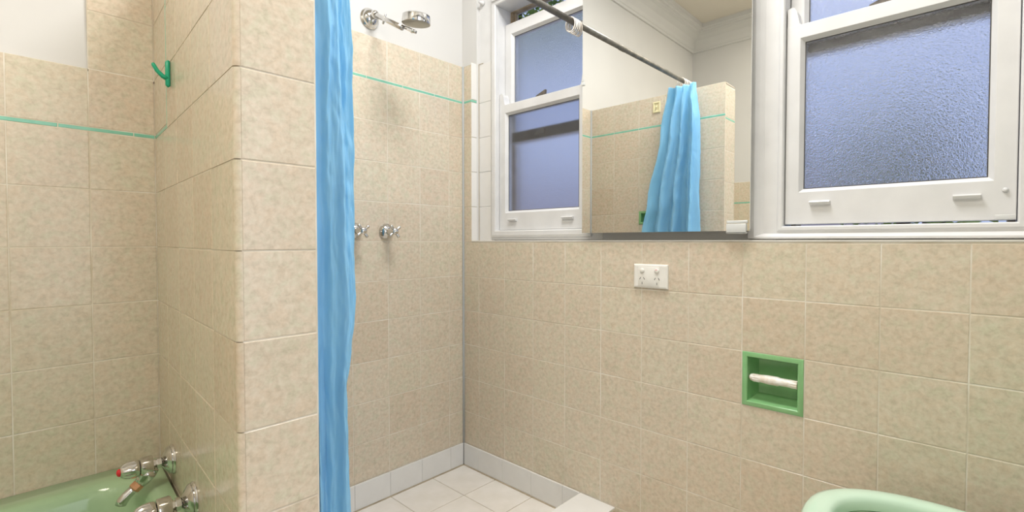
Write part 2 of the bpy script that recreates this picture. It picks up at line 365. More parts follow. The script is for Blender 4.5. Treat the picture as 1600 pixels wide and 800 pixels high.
# bullnose tiles wrap the front corner of the bath side
_bn = {}
def bullnose(w, h, r, m, t=0.006):
    key = (round(w, 4), round(h, 4), r)
    if key in _bn: return _bn[key]
    bm = bmesh.new(); prof = [(0, -t), (0, -0.0012), (0.002, 0.0)]
    for i in range(7):
        a = math.pi/2*i/6; prof.append((w - r + r*math.sin(a), -r + r*math.cos(a)))
    prof.append((w-0.004, -r)); prof.append((w-r, -r))
    A = [bm.verts.new((u, 0.0, n)) for u, n in prof]; B = [bm.verts.new((u, 0.0012, n)) for u, n in prof]; Bm = [bm.verts.new((u, h-0.0012, n)) for u, n in prof]; E_ = [bm.verts.new((u, h, n)) for u, n in prof]
    k = len(prof)
    for X, Y in ((A, B), (B, Bm), (Bm, E_)):
        for i in range(k-1): bm.faces.new((X[i], X[i+1], Y[i+1], Y[i]))
    bm.faces.new(A); bm.faces.new(E_)
    me = bpy.data.meshes.new('bullnose_tile'); bmesh.ops.recalc_face_normals(bm, faces=bm.faces[:]); bm.to_mesh(me); bm.free(); me.materials.append(m)
    for p_ in me.polygons: p_.use_smooth = True
    me.set_sharp_from_angle(angle=math.radians(30))
    _bn[key] = me
    return me
for c, d in zip(crow, crow[1:] + [0.765]):
    wdt = ub(-0.7765) - bcols[-1]
    place('bullnose_tile', bullnose(wdt-G/2, d-c-G, 0.010, M['tile']), wall_nib, bpt(bcols[-1]+G/2, c+G/2), UB, Vector(UZ))
for c, d in zip(crow, crow[1:]):
    tile(wall_nib, V3(NX1+0.0008, NY, c), (1, 0, 0), UZ, NX2-NX1-0.003, d-c)
strip_run(wall_nib, [NX1+0.0008, NX2-0.002], Cz+4*P, 0.0110, lambda u, v: V3(u, NY, v), (1, 0, 0))
tile(wall_nib, V3(NX1+0.0008, NY, Cz+4*P+0.0115), (1, 0, 0), UZ, NX2-NX1-0.003, 0.1525)
scol = [0.0, 0.1575, 0.3146, 0.4680, 0.6210, 0.7765]
srow = [-1.0] + [D0 + P*k for k in range(-6, 5)]
for a, b in zip(scol, scol[1:]):
    for c, d in zip(srow, srow[1:]):
        if abs((a+b)/2-0.39) < 0.02 and abs((c+d)/2-0.08) < 0.01:
            tile(wall_nib, V3(NX2, -b, c), (0, 1, 0), UZ, b-a, 0.0965-c); continue      # cut under the soap niche
        tile(wall_nib, V3(NX2, -b, c), (0, 1, 0), UZ, b-a, d-c)
    tile(wall_nib, V3(NX2, -b, 0.6255), (0, 1, 0), UZ, b-a, 0.1525)
strip_run(wall_nib, [-0.7765, -0.62, -0.466, -0.312, -0.158, -0.004], 0.6139, 0.0110, lambda u, v: V3(NX2, u, v), (0, 1, 0))
for i in range(5):
    y0 = NY + i*0.1553
    w_ = NX2 - bx(y0+0.155) - 0.001
    o = tile(wall_nib, V3(NX2-w_, y0, 0.7775), (1, 0, 0), (0, 1, 0), w_, 0.1553); o.name = 'cap_tile'

# ---- left wall (seen in the mirror)
wall_left = struct(obj('wall_left', mkbox(XL-0.2, XL, YB, YF-0.12, -1.15, 2.0), M['paint']), 'far cream wall with low beige tiling behind the bath end', 'wall')
obj('grout_bed', mkbox(XL-0.01, XL+0.0047, YB-0.008, -0.95, -0.7, 0.456), M['grout'], wall_left)
lcols = [-0.95 + 0.1525*k for k in range(7)]; lcols[-1] = YA
for a, b in zip(lcols, lcols[1:]):
    for c, d in zip(arows, arows[1:]): tile(wall_left, V3(XL+0.006, a, c), (0, 1, 0), UZ, b-a, d-c)
    tile(wall_left, V3(XL+0.006, a, 0.305), (0, 1, 0), UZ, b-a, 0.1525)
strip_run(wall_left, [-0.95 + 0.154*k for k in range(7)], 0.294, 0.011, lambda u, v: V3(XL+0.006, u, v), (0, 1, 0))
# ---- front wall with an unseen doorway and hall opening, shaped to admit the fill light
bm = bmesh.new(); box(bm, -2.74, -1.42, YF, YF-0.12, -1.15, 2.0); box(bm, -0.50, 0.2, YF, YF-0.12, -1.15, 2.0); box(bm, -1.42, -0.50, YF, YF-0.12, 1.15, 2.0)
wall_front = struct(obj('wall_front', bm, M['paint']), 'white wall behind the viewpoint, its doorway placed to admit the fill light', 'wall')
bm = bmesh.new(); box(bm, -2.74, -2.6, YF-0.12, -3.6, -1.15, 2.0); box(bm, 0.1, 0.25, YF-0.12, -3.6, -1.15, 2.0); box(bm, -2.74, -1.78, -3.6, -3.75, -1.15, 2.0); box(bm, -0.02, 0.25, -3.6, -3.75, -1.15, 2.0); box(bm, -1.78, -0.02, -3.6, -3.75, 1.35, 2.0)
struct(obj('wall_hall', bm, M['paint']), 'added white hallway walls with an opening for the fill light', 'wall')
bm = bmesh.new(); box(bm, -1.50, -1.42, YF+0.02, YF-0.14, -1.005, 1.23); box(bm, -0.50, -0.46, YF+0.02, YF-0.14, -1.005, 1.23); box(bm, -1.42, -0.50, YF+0.02, YF-0.14, 1.15, 1.23)
struct(obj('trim_5', bm, M['gloss'], bevel=0.004), 'white door frame around the open doorway', 'door frame')
# ---- ceiling, cornice, floors
struct(obj('ceiling', mkbox(-2.74, 0.26, 0.24, -3.75, ZC, ZC+0.15), M['ceil']), 'plain cream ceiling reflected in the mirror', 'ceiling')
CPROF = [(0.0, 1.535), (0.012, 1.535), (0.016, 1.548), (0.022, 1.552), (0.030, 1.575), (0.050, 1.612), (0.080, 1.637), (0.100, 1.645), (0.103, 1.655), (0.116, 1.658), (0.120, 1.668), (0.134, 1.672), (0.138, 1.70), (0.0, 1.70)]
def cornice(name, a, b, inward, label):
    bm = bmesh.new(); a = Vector(a); b = Vector(b); n = Vector(inward); d = (b-a).normalized()
    A = [bm.verts.new(V3(*(a + n*s + d*s).to_2d(), z)) for s, z in CPROF]; B = [bm.verts.new(V3(*(b + n*s - d*s).to_2d(), z)) for s, z in CPROF]
    for i in range(len(CPROF)): j = (i+1) % len(CPROF); bm.faces.new((A[i], A[j], B[j], B[i]))
    bm.faces.new(A); bm.faces.new(B)
    return struct(obj(name, bm, M['paint']), label, 'cornice')
cornice('trim_1', (XL, YB, 0), (XE, YB, 0), (0, -1, 0), 'white coved cornice along the top of the shower wall')
cornice('trim_2', (XL, YF, 0), (XL, YB, 0), (1, 0, 0), 'white coved cornice along the top of the far left wall')
cornice('trim_3', (XE, YB, 0), (XE, YF, 0), (-1, 0, 0), 'white coved cornice above the two windows')
cornice('trim_4', (XE, YF, 0), (XL, YF, 0), (0, 1, 0), 'white coved cornice above the doorway wall')
struct(obj('floor', mkbox(-2.74, 0.26, 0.24, -3.75, -1.15, -1.006), M['vinyl']), 'pale beige bathroom floor', 'floor')
fs = struct(obj('floor_shower', mkbox(NX2, 0.0, 0.0, -0.64, -1.006, -1.0035), M['fgrout']), 'square shower floor of off-white tiles', 'shower floor')
fx = [-0.0085, -0.1815, -0.387, -0.592, -0.797, -1.0]; fy = [-0.0085, -0.2095, -0.4145, -0.6195]
for a, b in zip(fx, fx[1:]):
    for c, d in zip(fy, fy[1:]): tile(fs, V3(b, d, -1.0015), (1, 0, 0), (0, 1, 0), a-b, c-d, M['ftile'], g=0.003, jit=0.0002)
bm = bmesh.new(); box(bm, NX2, 0, -0.0005, -0.0115, -1.0035, -0.9985); box(bm, 0, -0.0115, 0, -0.64, -1.0035, -0.9985); obj('floor_joint', bm, M['fgrout'], fs)
# white skirting tiles round the shower floor
sk = [0.0085] + dcols[1:]
for a, b in zip(sk, sk[1:]): o = tile(wall_back, V3(-b, -0.0075, -0.999), (1, 0, 0), UZ, b-a, 0.096, M['wtile'], 'skirting_tile', g=0.0008); o.data.name = 'skirting_tile'
sk = [0.0085, 0.1018, 0.2490, 0.4085, 0.5640, 0.640]
for a, b in zip(sk, sk[1:]): tile(wall_right, V3(-0.0075, -a, -0.999), (0, -1, 0), UZ, b-a, 0.096, M['wtile'], 'skirting_tile', g=0.0008)
obj('skirting_bed', mkbox(0.001, -0.0035, -0.002, -0.64, -1.0, -0.904), M['fgrout'], wall_right)
obj('skirting_bed', mkbox(0.0, NX2, 0.001, -0.0035, -1.0, -0.904), M['fgrout'], wall_back)
# hob (kerb) of the shower
hob = struct(obj('shower_hob', mkbox(NX2, 0.0, -0.642, -0.782, -1.006, -0.909), M['fgrout']), 'white tiled shower kerb between nib wall and window wall', 'shower kerb')
hx = [0.0, -0.205, -0.41, -0.615, -0.82, -1.029]
for a, b in zip(hx, hx[1:]):
    tile(hob, V3(b, -0.7855, -0.904), (1, 0, 0), (0, 1, 0), a-b, 0.1455, M['wtile'], 'top_tile')
    tile(hob, V3(b, -0.7855, -1.0), (1, 0, 0), UZ, a-b, 0.090, M['tile'], 'side_tile')
    tile(hob, V3(a, -0.640, -0.999), (-1, 0, 0), UZ, a-b, 0.090, M['wtile'], 'side_tile')

# ------------------------------------------------------------------ windows
def ring_frame(bm, rings):
    """rings: list of (y_high, y_low, z_low, z_high, x); consecutive rectangles are joined, last to first"""
    R = []
    for ya, yb, za, zb, x in rings:
        R.append([bm.verts.new((x, y, z+F)) for y, z in ((ya, za), (yb, za), (yb, zb), (ya, zb))])
    for A, B in zip(R, R[1:] + R[:1]):
        for i in range(4): bm.faces.new((A[i], A[(i+1) % 4], B[(i+1) % 4], B[i]))
    return bm
def grow(r, d): return (r[0]+d, r[1]-d, r[2]-d, r[3]+d)
def sash(name, parent, outer, inner, x0, x1, glass, horns=True):
    bm = bmesh.new()
    ring_frame(bm, [(*outer, x1), (*outer, x0+0.0015), (*grow(outer, -0.0015), x0), (*grow(inner, 0.010), x0), (*grow(inner, 0.0085), x0+0.0015), (*inner, x0+0.013), (*inner, x1)])
    if horns:
        for s, ye in ((-1, outer[0]), (1, outer[1])):
            prof = [(0.001, -0.0015), (0.001, 0.048), (0.010, 0.051), (0.018, 0.048), (0.024, 0.036), (0.027, 0.018), (0.030, 0.004), (0.036, -0.0015)]
            A = [bm.verts.new((x0+0.0004, ye + s*u, F+outer[3]+v)) for u, v in prof]; B = [bm.verts.new((x1, ye + s*u, F+outer[3]+v)) for u, v in prof]
            for i in range(len(prof)): j = (i+1) % len(prof); bm.faces.new((A[i], A[j], B[j], B[i]))
            bm.faces.new(A); bm.faces.new(B)
    o = obj(name, bm, M['gloss'], parent)
    bm = mkbox(x0+0.0135, x0+0.0175, inner[0]+0.004, inner[1]-0.004, inner[2]-0.004, inner[3]+0.004)
    obj('pane', bm, glass, o)
    bm = bmesh.new(); g2 = grow(inner, 0.001)
    ring_frame(bm, [(*g2, x0+0.0125), (*g2, x0+0.0134), (*grow(inner, -0.0018), x0+0.0134), (*grow(inner, -0.0012), x0+0.0125)])
    obj('putty_line', bm, M['dark'], o)
    return o
def finger_lift(parent, yc, zc, x0, w):
    bm = bmesh.new(); prof = [(0, -0.004), (0, 0.006), (-0.011, 0.0075), (-0.013, 0.004), (-0.011, 0.0), (-0.004, -0.002)]
    A = [bm.verts.new((x0+dx, yc+w/2, F+zc+dz)) for dx, dz in prof]; B = [bm.verts.new((x0+dx, yc-w/2, F+zc+dz)) for dx, dz in prof]
    for i in range(len(prof)): j = (i+1) % len(prof); bm.faces.new((A[i], A[j], B[j], B[i]))
    bm.faces.new(A); bm.faces.new(B)
    return obj('finger_lift', bm, M['gloss'], parent)
def latch(parent, yc, zc, x):
    bm = bmesh.new()
    pts = [(-0.026, 0.0), (0.022, 0.0), (0.024, 0.010), (-0.022, 0.026), (-0.028, 0.026)]
    A = [bm.verts.new((x, yc+a, F+zc+b)) for a, b in pts]; B = [bm.verts.new((x+0.008, yc+a, F+zc+b)) for a, b in pts]
    for i in range(5): j = (i+1) % 5; bm.faces.new((A[i], A[j], B[j], B[i]))
    bm.faces.new(A); bm.faces.new(B); obj('sash_latch', bm, M['bronze'], parent)

def low(r, d):
    g = grow(r, d); return (g[0], g[1], r[2]-0.004, r[3]+(d if d > 0 else -0.004))
# window 1 (beside the shower)
w1 = struct(empty('window_1', (0.05, -0.39, F)), 'white sash window beside shower, partly hidden by the mirror', 'window'); w1.location = (0, 0, 0)
X0, X1 = 0.060, 0.095
OP1 = (-0.1665, -0.6255, 0.0505, 1.008)
bm = bmesh.new()
ring_frame(bm, [(-0.0560, -0.7000, 0.012, 1.115, 0.050), (-0.0560, -0.7000, 0.012, 1.115, 0.0457), (*grow(OP1, 0.030), 0.0457), (*grow(OP1, 0.028), 0.0395), (*grow(OP1, 0.020), 0.0365), (*grow(OP1, 0.004), 0.0365), (*OP1, 0.0395), (*OP1, 0.050)])
obj('architrave', bm, M['gloss'], w1)
bm = bmesh.new(); ring_frame(bm, [(*grow(OP1, 0.03), 0.050), (*OP1, 0.050), (*OP1, 0.152), (*grow(OP1, 0.03), 0.152)]); obj('jamb', bm, M['gloss'], w1)
bm = bmesh.new(); ring_frame(bm, [(*low(OP1, 0.01), 0.132), (*low(OP1, -0.010), 0.132), (*low(OP1, -0.010), 0.144), (*low(OP1, -0.018), 0.144), (*low(OP1, -0.018), 0.158), (*low(OP1, 0.01), 0.158)]); obj('outer_stop', bm, M['brownwood'], w1)
s = sash('lower_sash', w1, (-0.168, -0.6240, 0.052, 0.585), (-0.2115, -0.5780, 0.134, 0.540), X0, X1, M['glass_fine'])
finger_lift(s, -0.250, 0.092, X0, 0.045); finger_lift(s, -0.538, 0.092, X0, 0.052); latch(s, -0.385, 0.583, 0.074)
s = sash('upper_sash', w1, (-0.168, -0.6240, 0.425, 0.9405), (-0.2130, -0.5770, 0.470, 0.885), 0.0965, 0.130, M['glass_fine'], False)
obj('rail_shade_facing', mkbox(0.0955, 0.0968, -0.170, -0.622, 0.4265, 0.469), M['rail_shade'], s); latch(s, -0.37, 0.440, 0.087)  # thin dark facing over the white rail, backlit shade in its colour
bm = mkbox(0.0535, 0.059, -0.164, -0.168, 0.048, 1.0); obj('parting_bead', bm, M['gloss'], w1)
# small paint-clogged bracket left on the architrave
bm = bmesh.new(); lathe(bm, V3(0.0457, -0.082, 1.045), (-1, 0, 0), [(0, 0.011), (0.008, 0.011), (0.012, 0.007), (0.022, 0.006)], 14); obj('old_bracket', bm, M['gloss'], w1, True)
# window 2 (right of the mirror)
w2 = struct(empty('window_2'), 'white sash window with hammered glass right of the mirror', 'window')
OP2 = (-1.2790, -1.7280, 0.0455, 1.075)
bm = bmesh.new()
ring_frame(bm, [(*OP2, 0.050), (*OP2, 0.0455), (*grow(OP2, 0.003), 0.0420), (*grow(OP2, 0.010), 0.0420), (*grow(OP2, 0.013), 0.0450),
                (OP2[0]+0.016, OP2[1]-0.016, 0.030, 1.091, 0.0465), (OP2[0]+0.048, OP2[1]-0.048, 0.026, 1.123, 0.0465), (OP2[0]+0.060, OP2[1]-0.060, 0.022, 1.135, 0.0400),
                (OP2[0]+0.070, OP2[1]-0.070, 0.017, 1.145, 0.0330), (OP2[0]+0.086, OP2[1]-0.086, 0.012, 1.161, 0.0330), (OP2[0]+0.088, OP2[1]-0.088, 0.010, 1.163, 0.050)])
obj('architrave', bm, M['gloss'], w2)
bm = bmesh.new(); ring_frame(bm, [(*grow(OP2, 0.03), 0.050), (*OP2, 0.050), (*OP2, 0.175), (*grow(OP2, 0.03), 0.175)]); obj('jamb', bm, M['gloss'], w2)
bm = bmesh.new(); ring_frame(bm, [(*low(OP2, 0.01), 0.132), (*low(OP2, -0.012), 0.132), (*low(OP2, -0.012), 0.19), (*low(OP2, 0.01), 0.19)]); obj('outer_stop', bm, M['brownwood'], w2)
s = sash('lower_sash', w2, (-1.2805, -1.7265, 0.0505, 0.588), (-1.3225, -1.6815, 0.1465, 0.5420), X0, X1, M['glass'])
finger_lift(s, -1.3640, 0.104, X0, 0.046); finger_lift(s, -1.6480, 0.102, X0, 0.046); latch(s, -1.485, 0.586, 0.074)
obj('corner_plate', mkbox(X0-0.0022, X0, -1.6935, -1.7262, 0.0515, 0.062), M['clip'], s, bevel=0.001)
bm = bmesh.new(); lathe(bm, V3(X0, -1.7090, 0.115), (-1, 0, 0), [(0, 0.0055), (0.003, 0.005), (0.006, 0.003)], 14); obj('screw_cap', bm, M['gloss'], s, True)
s = sash('upper_sash', w2, (-1.2805, -1.7265, 0.515, 1.050), (-1.3225, -1.6815, 0.560, 1.0), 0.0965, 0.130, M['glass'], False)
obj('rail_shade_facing', mkbox(0.0955, 0.0968, -1.2825, -1.7245, 0.5165, 0.5590), M['rail_shade'], s)

# ------------------------------------------------------------------ mirror cabinet between the windows
mc = tag(empty('mirror_cabinet', V3(-0.015, -0.934, 0.034)), 'frameless mirror cabinet hung between the two windows', 'mirror'); mc.location = (0, 0, 0)
obj('cabinet_body', mkbox(-0.010, 0.047, -0.668, -1.200, 0.040, 0.930), M['plastic'], mc)
obj('mirror_glass', mkbox(-0.015, -0.0102, -0.6545, -1.2128, 0.0335, 0.936), M['mirror'], mc)
bm = bmesh.new(); box(bm, -0.021, -0.0152, -1.152, -1.205, 0.026, 0.053); box(bm, -0.0180, -0.0152, -1.152, -1.2080, 0.0545, 0.0625); box(bm, -0.021, -0.008, -1.152, -1.205, 0.0255, 0.0300)
obj('bottom_clip', bm, M['clip'], mc, bevel=0.0012)
bm = bmesh.new(); box(bm, -0.019, -0.006, -0.6515, -0.6640, 0.5490, 0.5600); box(bm, -0.0185, -0.0152, -0.6560, -0.6590, 0.5600, 0.5720); obj('side_clip', bm, M['clip'], mc, bevel=0.001)

# ------------------------------------------------------------------ power outlet
po = tag(empty('power_outlet'), 'white double power outlet on tiles below the mirror', 'power outlet')
bm = bmesh.new(); y0, y1, z0, z1 = -0.8550, -0.9722, -0.1455, -0.0692
A = [bm.verts.new((x, y, z+F)) for x, d in ((0, 0), (-0.006, 0), (-0.0088, 0.003), (-0.0094, 0.0065)) for y, z in ((y0-d, z0+d), (y1+d, z0+d), (y1+d, z1-d), (y0-d, z1-d))]
for k in range(3):
    for i in range(4): bm.faces.new((A[4*k+i], A[4*k+(i+1) % 4], A[4*k+4+(i+1) % 4], A[4*k+4+i]))
bm.faces.new(A[12:]); obj('plate', bm, M['plastic'], po)
obj('insert', mkbox(-0.009, -0.0104, -0.8725, -0.9450, -0.1395, -0.0775), M['plastic'], po, bevel=0.0006)
for yc in (-0.8865, -0.9375):
    bm = bmesh.new(); lathe(bm, V3(-0.0104, yc, -0.0895), (-1, 0, 0), [(0, 0.0078), (0.002, 0.0078), (0.0035, 0.0065)], 20); r = obj('rocker_switch', bm, M['plastic'], po, True)
    if yc < -0.9: obj('red_dot', mkbox(-0.0138, -0.0141, yc+0.004, yc-0.003, -0.0868, -0.0850), M['red'], r)
    for dy, dz, ang in ((0.0068, -0.115, 30), (-0.0068, -0.115, -30), (0.0, -0.1300, 0)):
        bm = bmesh.new(); c, s_ = math.cos(math.radians(ang)), math.sin(math.radians(ang))
        vs = []
        for xx in (-0.0103, -0.01065):
            for a, b in ((-0.0009, -0.0040), (0.0009, -0.0040), (0.0009, 0.0040), (-0.0009, 0.0040)):
                vs.append(bm.verts.new((xx, yc+dy + a*c - b*s_*-1*0 + b*s_*-1, F+dz + b*c + a*s_)))
        for f in ((0, 1, 2, 3), (4, 5, 6, 7), (0, 1, 5, 4), (1, 2, 6, 5), (2, 3, 7, 6), (3, 0, 4, 7)): bm.faces.new([vs[i] for i in f])
        obj('pin_slot', bm, M['dark'], po)

# ------------------------------------------------------------------ recessed toilet roll holder and soap niche
def recess(bm, face, u0, u1, z0, z1, depth, rim, out=0.003):
    """glazed box recess; face(u, z, d): d measured outwards from the wall"""
    def rg(i, d, zi=None): return [bm.verts.new(face(u, z, d)) for u, z in ((u0+i, z0+i), (u1-i, z0+i), (u1-i, z1-i), (u0+i, z1-i))]
    R = [rg(0, -0.006), rg(0, out*0.6), rg(0.002, out), rg(rim, out), rg(rim+0.002, out*0.4), rg(rim+0.004, -depth*0.55), rg(rim+0.016, -depth*0.93), rg(rim+0.03, -depth)]
    for A, B in zip(R, R[1:]):
        for i in range(4): bm.faces.new((A[i], A[(i+1) % 4], B[(i+1) % 4], B[i]))
    bm.faces.new(R[-1])
    return bm
th = tag(empty('toilet_roll_holder'), 'empty green ceramic toilet roll holder recessed in tiled wall', 'roll holder')
bm = recess(bmesh.new(), lambda u, z, d: V3(-d, -u, z), 1.1935, 1.3450, -0.4540, -0.3040, 0.058, 0.0115)
o = obj('recess', bm, M['green'], th); smooth_by_angle(o, 40)
bm = bmesh.new()
lathe(bm, V3(0.012, -1.2085, -0.376), (0, -1, 0), [(0, 0.004), (0.003, 0.0085), (0.008, 0.010), (0.030, 0.0105), (0.048, 0.0125), (0.072, 0.0128), (0.078, 0.0108), (0.110, 0.0105), (0.120, 0.0095), (0.122, 0.004)], 20)
r = obj('roller', bm, M['ringw'], th); smooth_by_angle(r, 50)
for i in range(6):
    for a in (0.010, 0.104):
        bm = bmesh.new(); an = math.radians(100 + i*32)
        cx_, cz_ = 0.012 + 0.0103*math.cos(an), -0.376 + 0.0103*math.sin(an)
        lathe(bm, V3(cx_, -1.2085-a, cz_), (0, -1, 0), [(0, 0.0011), (0.016, 0.0011)], 6); obj('rib', bm, M['ringw'], r)
sn = tag(empty('soap_niche'), 'small green ceramic soap niche in shower side of nib, seen in mirror', 'soap niche')
bm = recess(bmesh.new(), lambda u, z, d: V3(NX2+d, -u, z), 0.3175, 0.4660, 0.0970, 0.1690, 0.045, 0.0105)
smooth_by_angle(obj('recess', bm, M['green'], sn), 40)
ch = tag(empty('adhesive_plate'), 'cream square plastic plate stuck on shower tiles, seen in mirror', 'wall plate')
bm = bmesh.new()
def sq(i, d): return [bm.verts.new(V3(NX2+d, -u, z)) for u, z in ((0.398+i, 0.690+i), (0.440-i, 0.690+i), (0.440-i, 0.748-i), (0.398+i, 0.748-i))]
R = [sq(0, 0), sq(0, 0.004), sq(0.002, 0.006), sq(0.007, 0.006), sq(0.010, 0.002)]
for A, B in zip(R, R[1:]):
    for i in range(4): bm.faces.new((A[i], A[(i+1) % 4], B[(i+1) % 4], B[i]))
bm.faces.new(R[-1]); obj('frame', bm, M['cream'], ch)
bm = bmesh.new(); tube(bm, [V3(NX2+0.002, -0.419, 0.725), V3(NX2+0.012, -0.419, 0.715), V3(NX2+0.014, -0.419, 0.722)], 0.003, 8); obj('hook', bm, M['cream'], ch, True)

# ------------------------------------------------------------------ robe hook on the bath side of the nib
rh = tag(empty('robe_hook'), 'jade green plastic robe hook on tiled nib above bath', 'hook')
hy, hz = -0.222, 0.414; hxx = bx(hy)
bm = bmesh.new(); tube(bm, [V3(hxx-0.003, hy, hz-0.031), V3(hxx-0.006, hy, hz-0.028), V3(hxx-0.006, hy, hz+0.028), V3(hxx-0.003, hy, hz+0.031)], [0.004, 0.0055, 0.0055, 0.004], 10); obj('back_plate', bm, M['jade'], rh, True)
bm = bmesh.new(); tube(bm, [V3(hxx-0.006, hy, hz-0.012), V3(hxx-0.016, hy+0.001, hz-0.008), V3(hxx-0.027, hy+0.002, hz+0.003), V3(hxx-0.034, hy+0.003, hz+0.016), V3(hxx-0.0355, hy+0.003, hz+0.020)], [0.006, 0.0055, 0.0048, 0.0046, 0.003], 10); obj('prong', bm, M['jade'], rh, True)

# ------------------------------------------------------------------ bathtub
tb = tag(empty('bathtub'), 'mint green built-in bathtub against tiled wall and nib', 'bathtub')
def rrect(x0, x1, y0, y1, r, n=8):
    pts = []
    for cx_, cy_, a0 in ((x1-r, y1-r, 0), (x0+r, y1-r, 90), (x0+r, y0+r, 180), (x1-r, y0+r, 270)):
        for i in range(n+1):
            a = math.radians(a0 + 90*i/n); pts.append((cx_ + r*math.cos(a), cy_ + r*math.sin(a)))
    return pts
bm = bmesh.new(); RR = []
tx0, tx1, ty0, ty1 = -2.535, -1.130, -0.735, 0.031
for (dx0, dx1, dy0, dy1, r, z) in ((0, 0, 0, 0, 0.004, -0.665), (0, 0, 0, 0, 0.004, -0.619), (0.003, 0.003, 0.003, 0.003, 0.006, -0.615), (0.05, 0.028, 0.05, 0.078, 0.10, -0.613), (0.06, 0.036, 0.06, 0.088, 0.11, -0.615),
                                   (0.072, 0.046, 0.070, 0.098, 0.11, -0.624), (0.082, 0.054, 0.078, 0.106, 0.11, -0.645), (0.11, 0.062, 0.088, 0.116, 0.11, -0.72), (0.18, 0.078, 0.11, 0.138, 0.12, -0.88), (0.24, 0.10, 0.14, 0.165, 0.12, -0.945), (0.30, 0.16, 0.20, 0.22, 0.10, -0.962)):
    RR.append([bm.verts.new(V3(x + (bx(y)-XBA)*(x-tx0)/(tx1-tx0), y, z)) for x, y in rrect(tx0+dx0, tx1-dx1, ty0+dy0, ty1-dy1, r)])
for A, B in zip(RR, RR[1:]):
    for i in range(len(A)): j = (i+1) % len(A); bm.faces.new((A[i], A[j], B[j], B[i]))
bm.faces.new(RR[-1]); o = obj('shell', bm, M['tub'], tb); smooth_by_angle(o, 50)
obj('apron', mkbox(-2.535, -1.172, -0.722, -0.735, -1.004, -0.63), M['wtile'], tb)
bm = bmesh.new(); lathe(bm, V3(-1.45, -0.35, -0.963), (0, 0, 1), [(0, 0.03), (0.004, 0.028), (0.004, 0.012), (0.001, 0.010)], 20); obj('plug_waste', bm, M['chrome'], tb, True)

# ------------------------------------------------------------------ bath taps: wall bib taps
def bath_tap(name, y, z, label, button):
    x = bx(y); t = tag(empty(name), label, 'tap', 'bath taps on the nib wall')
    o = V3(x, y, z); ax = Vector((-1, 0.02, 0.0))
    bm = bmesh.new(); lathe(bm, o, ax, [(0, 0.036), (0.003, 0.0365), (0.006, 0.035), (0.008, 0.0325), (0.010, 0.034), (0.014, 0.031), (0.022, 0.019), (0.026, 0.012), (0.027, 0.010)], 32); smooth_by_angle(obj('flange', bm, M['chrome'], t), 30)
    bm = bmesh.new(); lathe(bm, o+ax*0.024, ax, [(0, 0.0105), (0.004, 0.0105), (0.004, 0.0135), (0.013, 0.0135), (0.013, 0.010), (0.017, 0.010), (0.017, 0.0130), (0.025, 0.0130)], 6); obj('neck_nut', bm, M['chrome'], t)
    bm = bmesh.new(); lathe(bm, o+ax*0.044, ax, [(0, 0.012), (0.001, 0.021), (0.004, 0.0228), (0.024, 0.0225), (0.0265, 0.020), (0.027, 0.016)], 28); b = obj('body', bm, M['chrome'], t); smooth_by_angle(b, 35)
    bm = bmesh.new(); tube(bm, [o+ax*0.053+Vector((0, 0, -0.010)), o+ax*0.058+Vector((0, 0, -0.024)), o+ax*0.066+Vector((0, 0, -0.034)), o+ax*0.074+Vector((0, 0, -0.041))], [0.0215, 0.0185, 0.0150, 0.0120], 16); obj('outlet', bm, M['chrome'], b, True)
    bm = bmesh.new(); d = Vector((-0.78, 0.0, -0.62)).normalized(); c = o+ax*0.071+Vector((0, 0, -0.039))
    lathe(bm, c, d, [(0, 0.0120), (0.002, 0.0140), (0.014, 0.0140), (0.016, 0.0120)], 8); obj('collar', bm, M['copper'], t)
    bm = bmesh.new(); tube(bm, [c+d*0.010, c+d*0.022, c+d*0.034, c+d*0.046+Vector((0.001, 0, -0.003)), c+d*0.052+Vector((0.003, 0, -0.007))], [0.0095, 0.0102, 0.0110, 0.0122, 0.0112], 16); obj('spout', bm, M['chrome'], t, True)
    # fluted handle
    bm = bmesh.new(); rings = []; n = 40
    for dd, r in ((0.072, 0.0185), (0.0735, 0.0198), (0.082, 0.0200), (0.094, 0.0185), (0.103, 0.0160), (0.108, 0.0125), (0.109, 0.0095)):
        fl_ = 0.13 if 0.074 < dd < 0.104 else 0.02
        rings.append([bm.verts.new(o + ax*dd + Vector((0, math.cos(2*math.pi*i/n), math.sin(2*math.pi*i/n)))*r*(1 + fl_*(math.cos(4*2*math.pi*i/n+0.8)-0.3))) for i in range(n)])
    for A, B in zip(rings, rings[1:]):
        for i in range(n): bm.faces.new((A[i], A[(i+1) % n], B[(i+1) % n], B[i]))
    bm.faces.new(rings[0]); bm.faces.new(rings[-1]); h = obj('handle', bm, M['chrome'], t, True)
    bm = bmesh.new(); lathe(bm, o+ax*0.1085, ax, [(0, 0.0092), (0.003, 0.0090), (0.006, 0.0065), (0.0075, 0.002)], 20); obj('button', bm, button, h, True)
    return t
bath_tap('bath_tap', -0.183, -0.5515, 'chrome bath tap with red button, nearer the back wall', M['red'])
bath_tap('bath_tap', -0.434, -0.5577, 'chrome bath tap at the bottom edge, nearer the nib end', M['blue'])

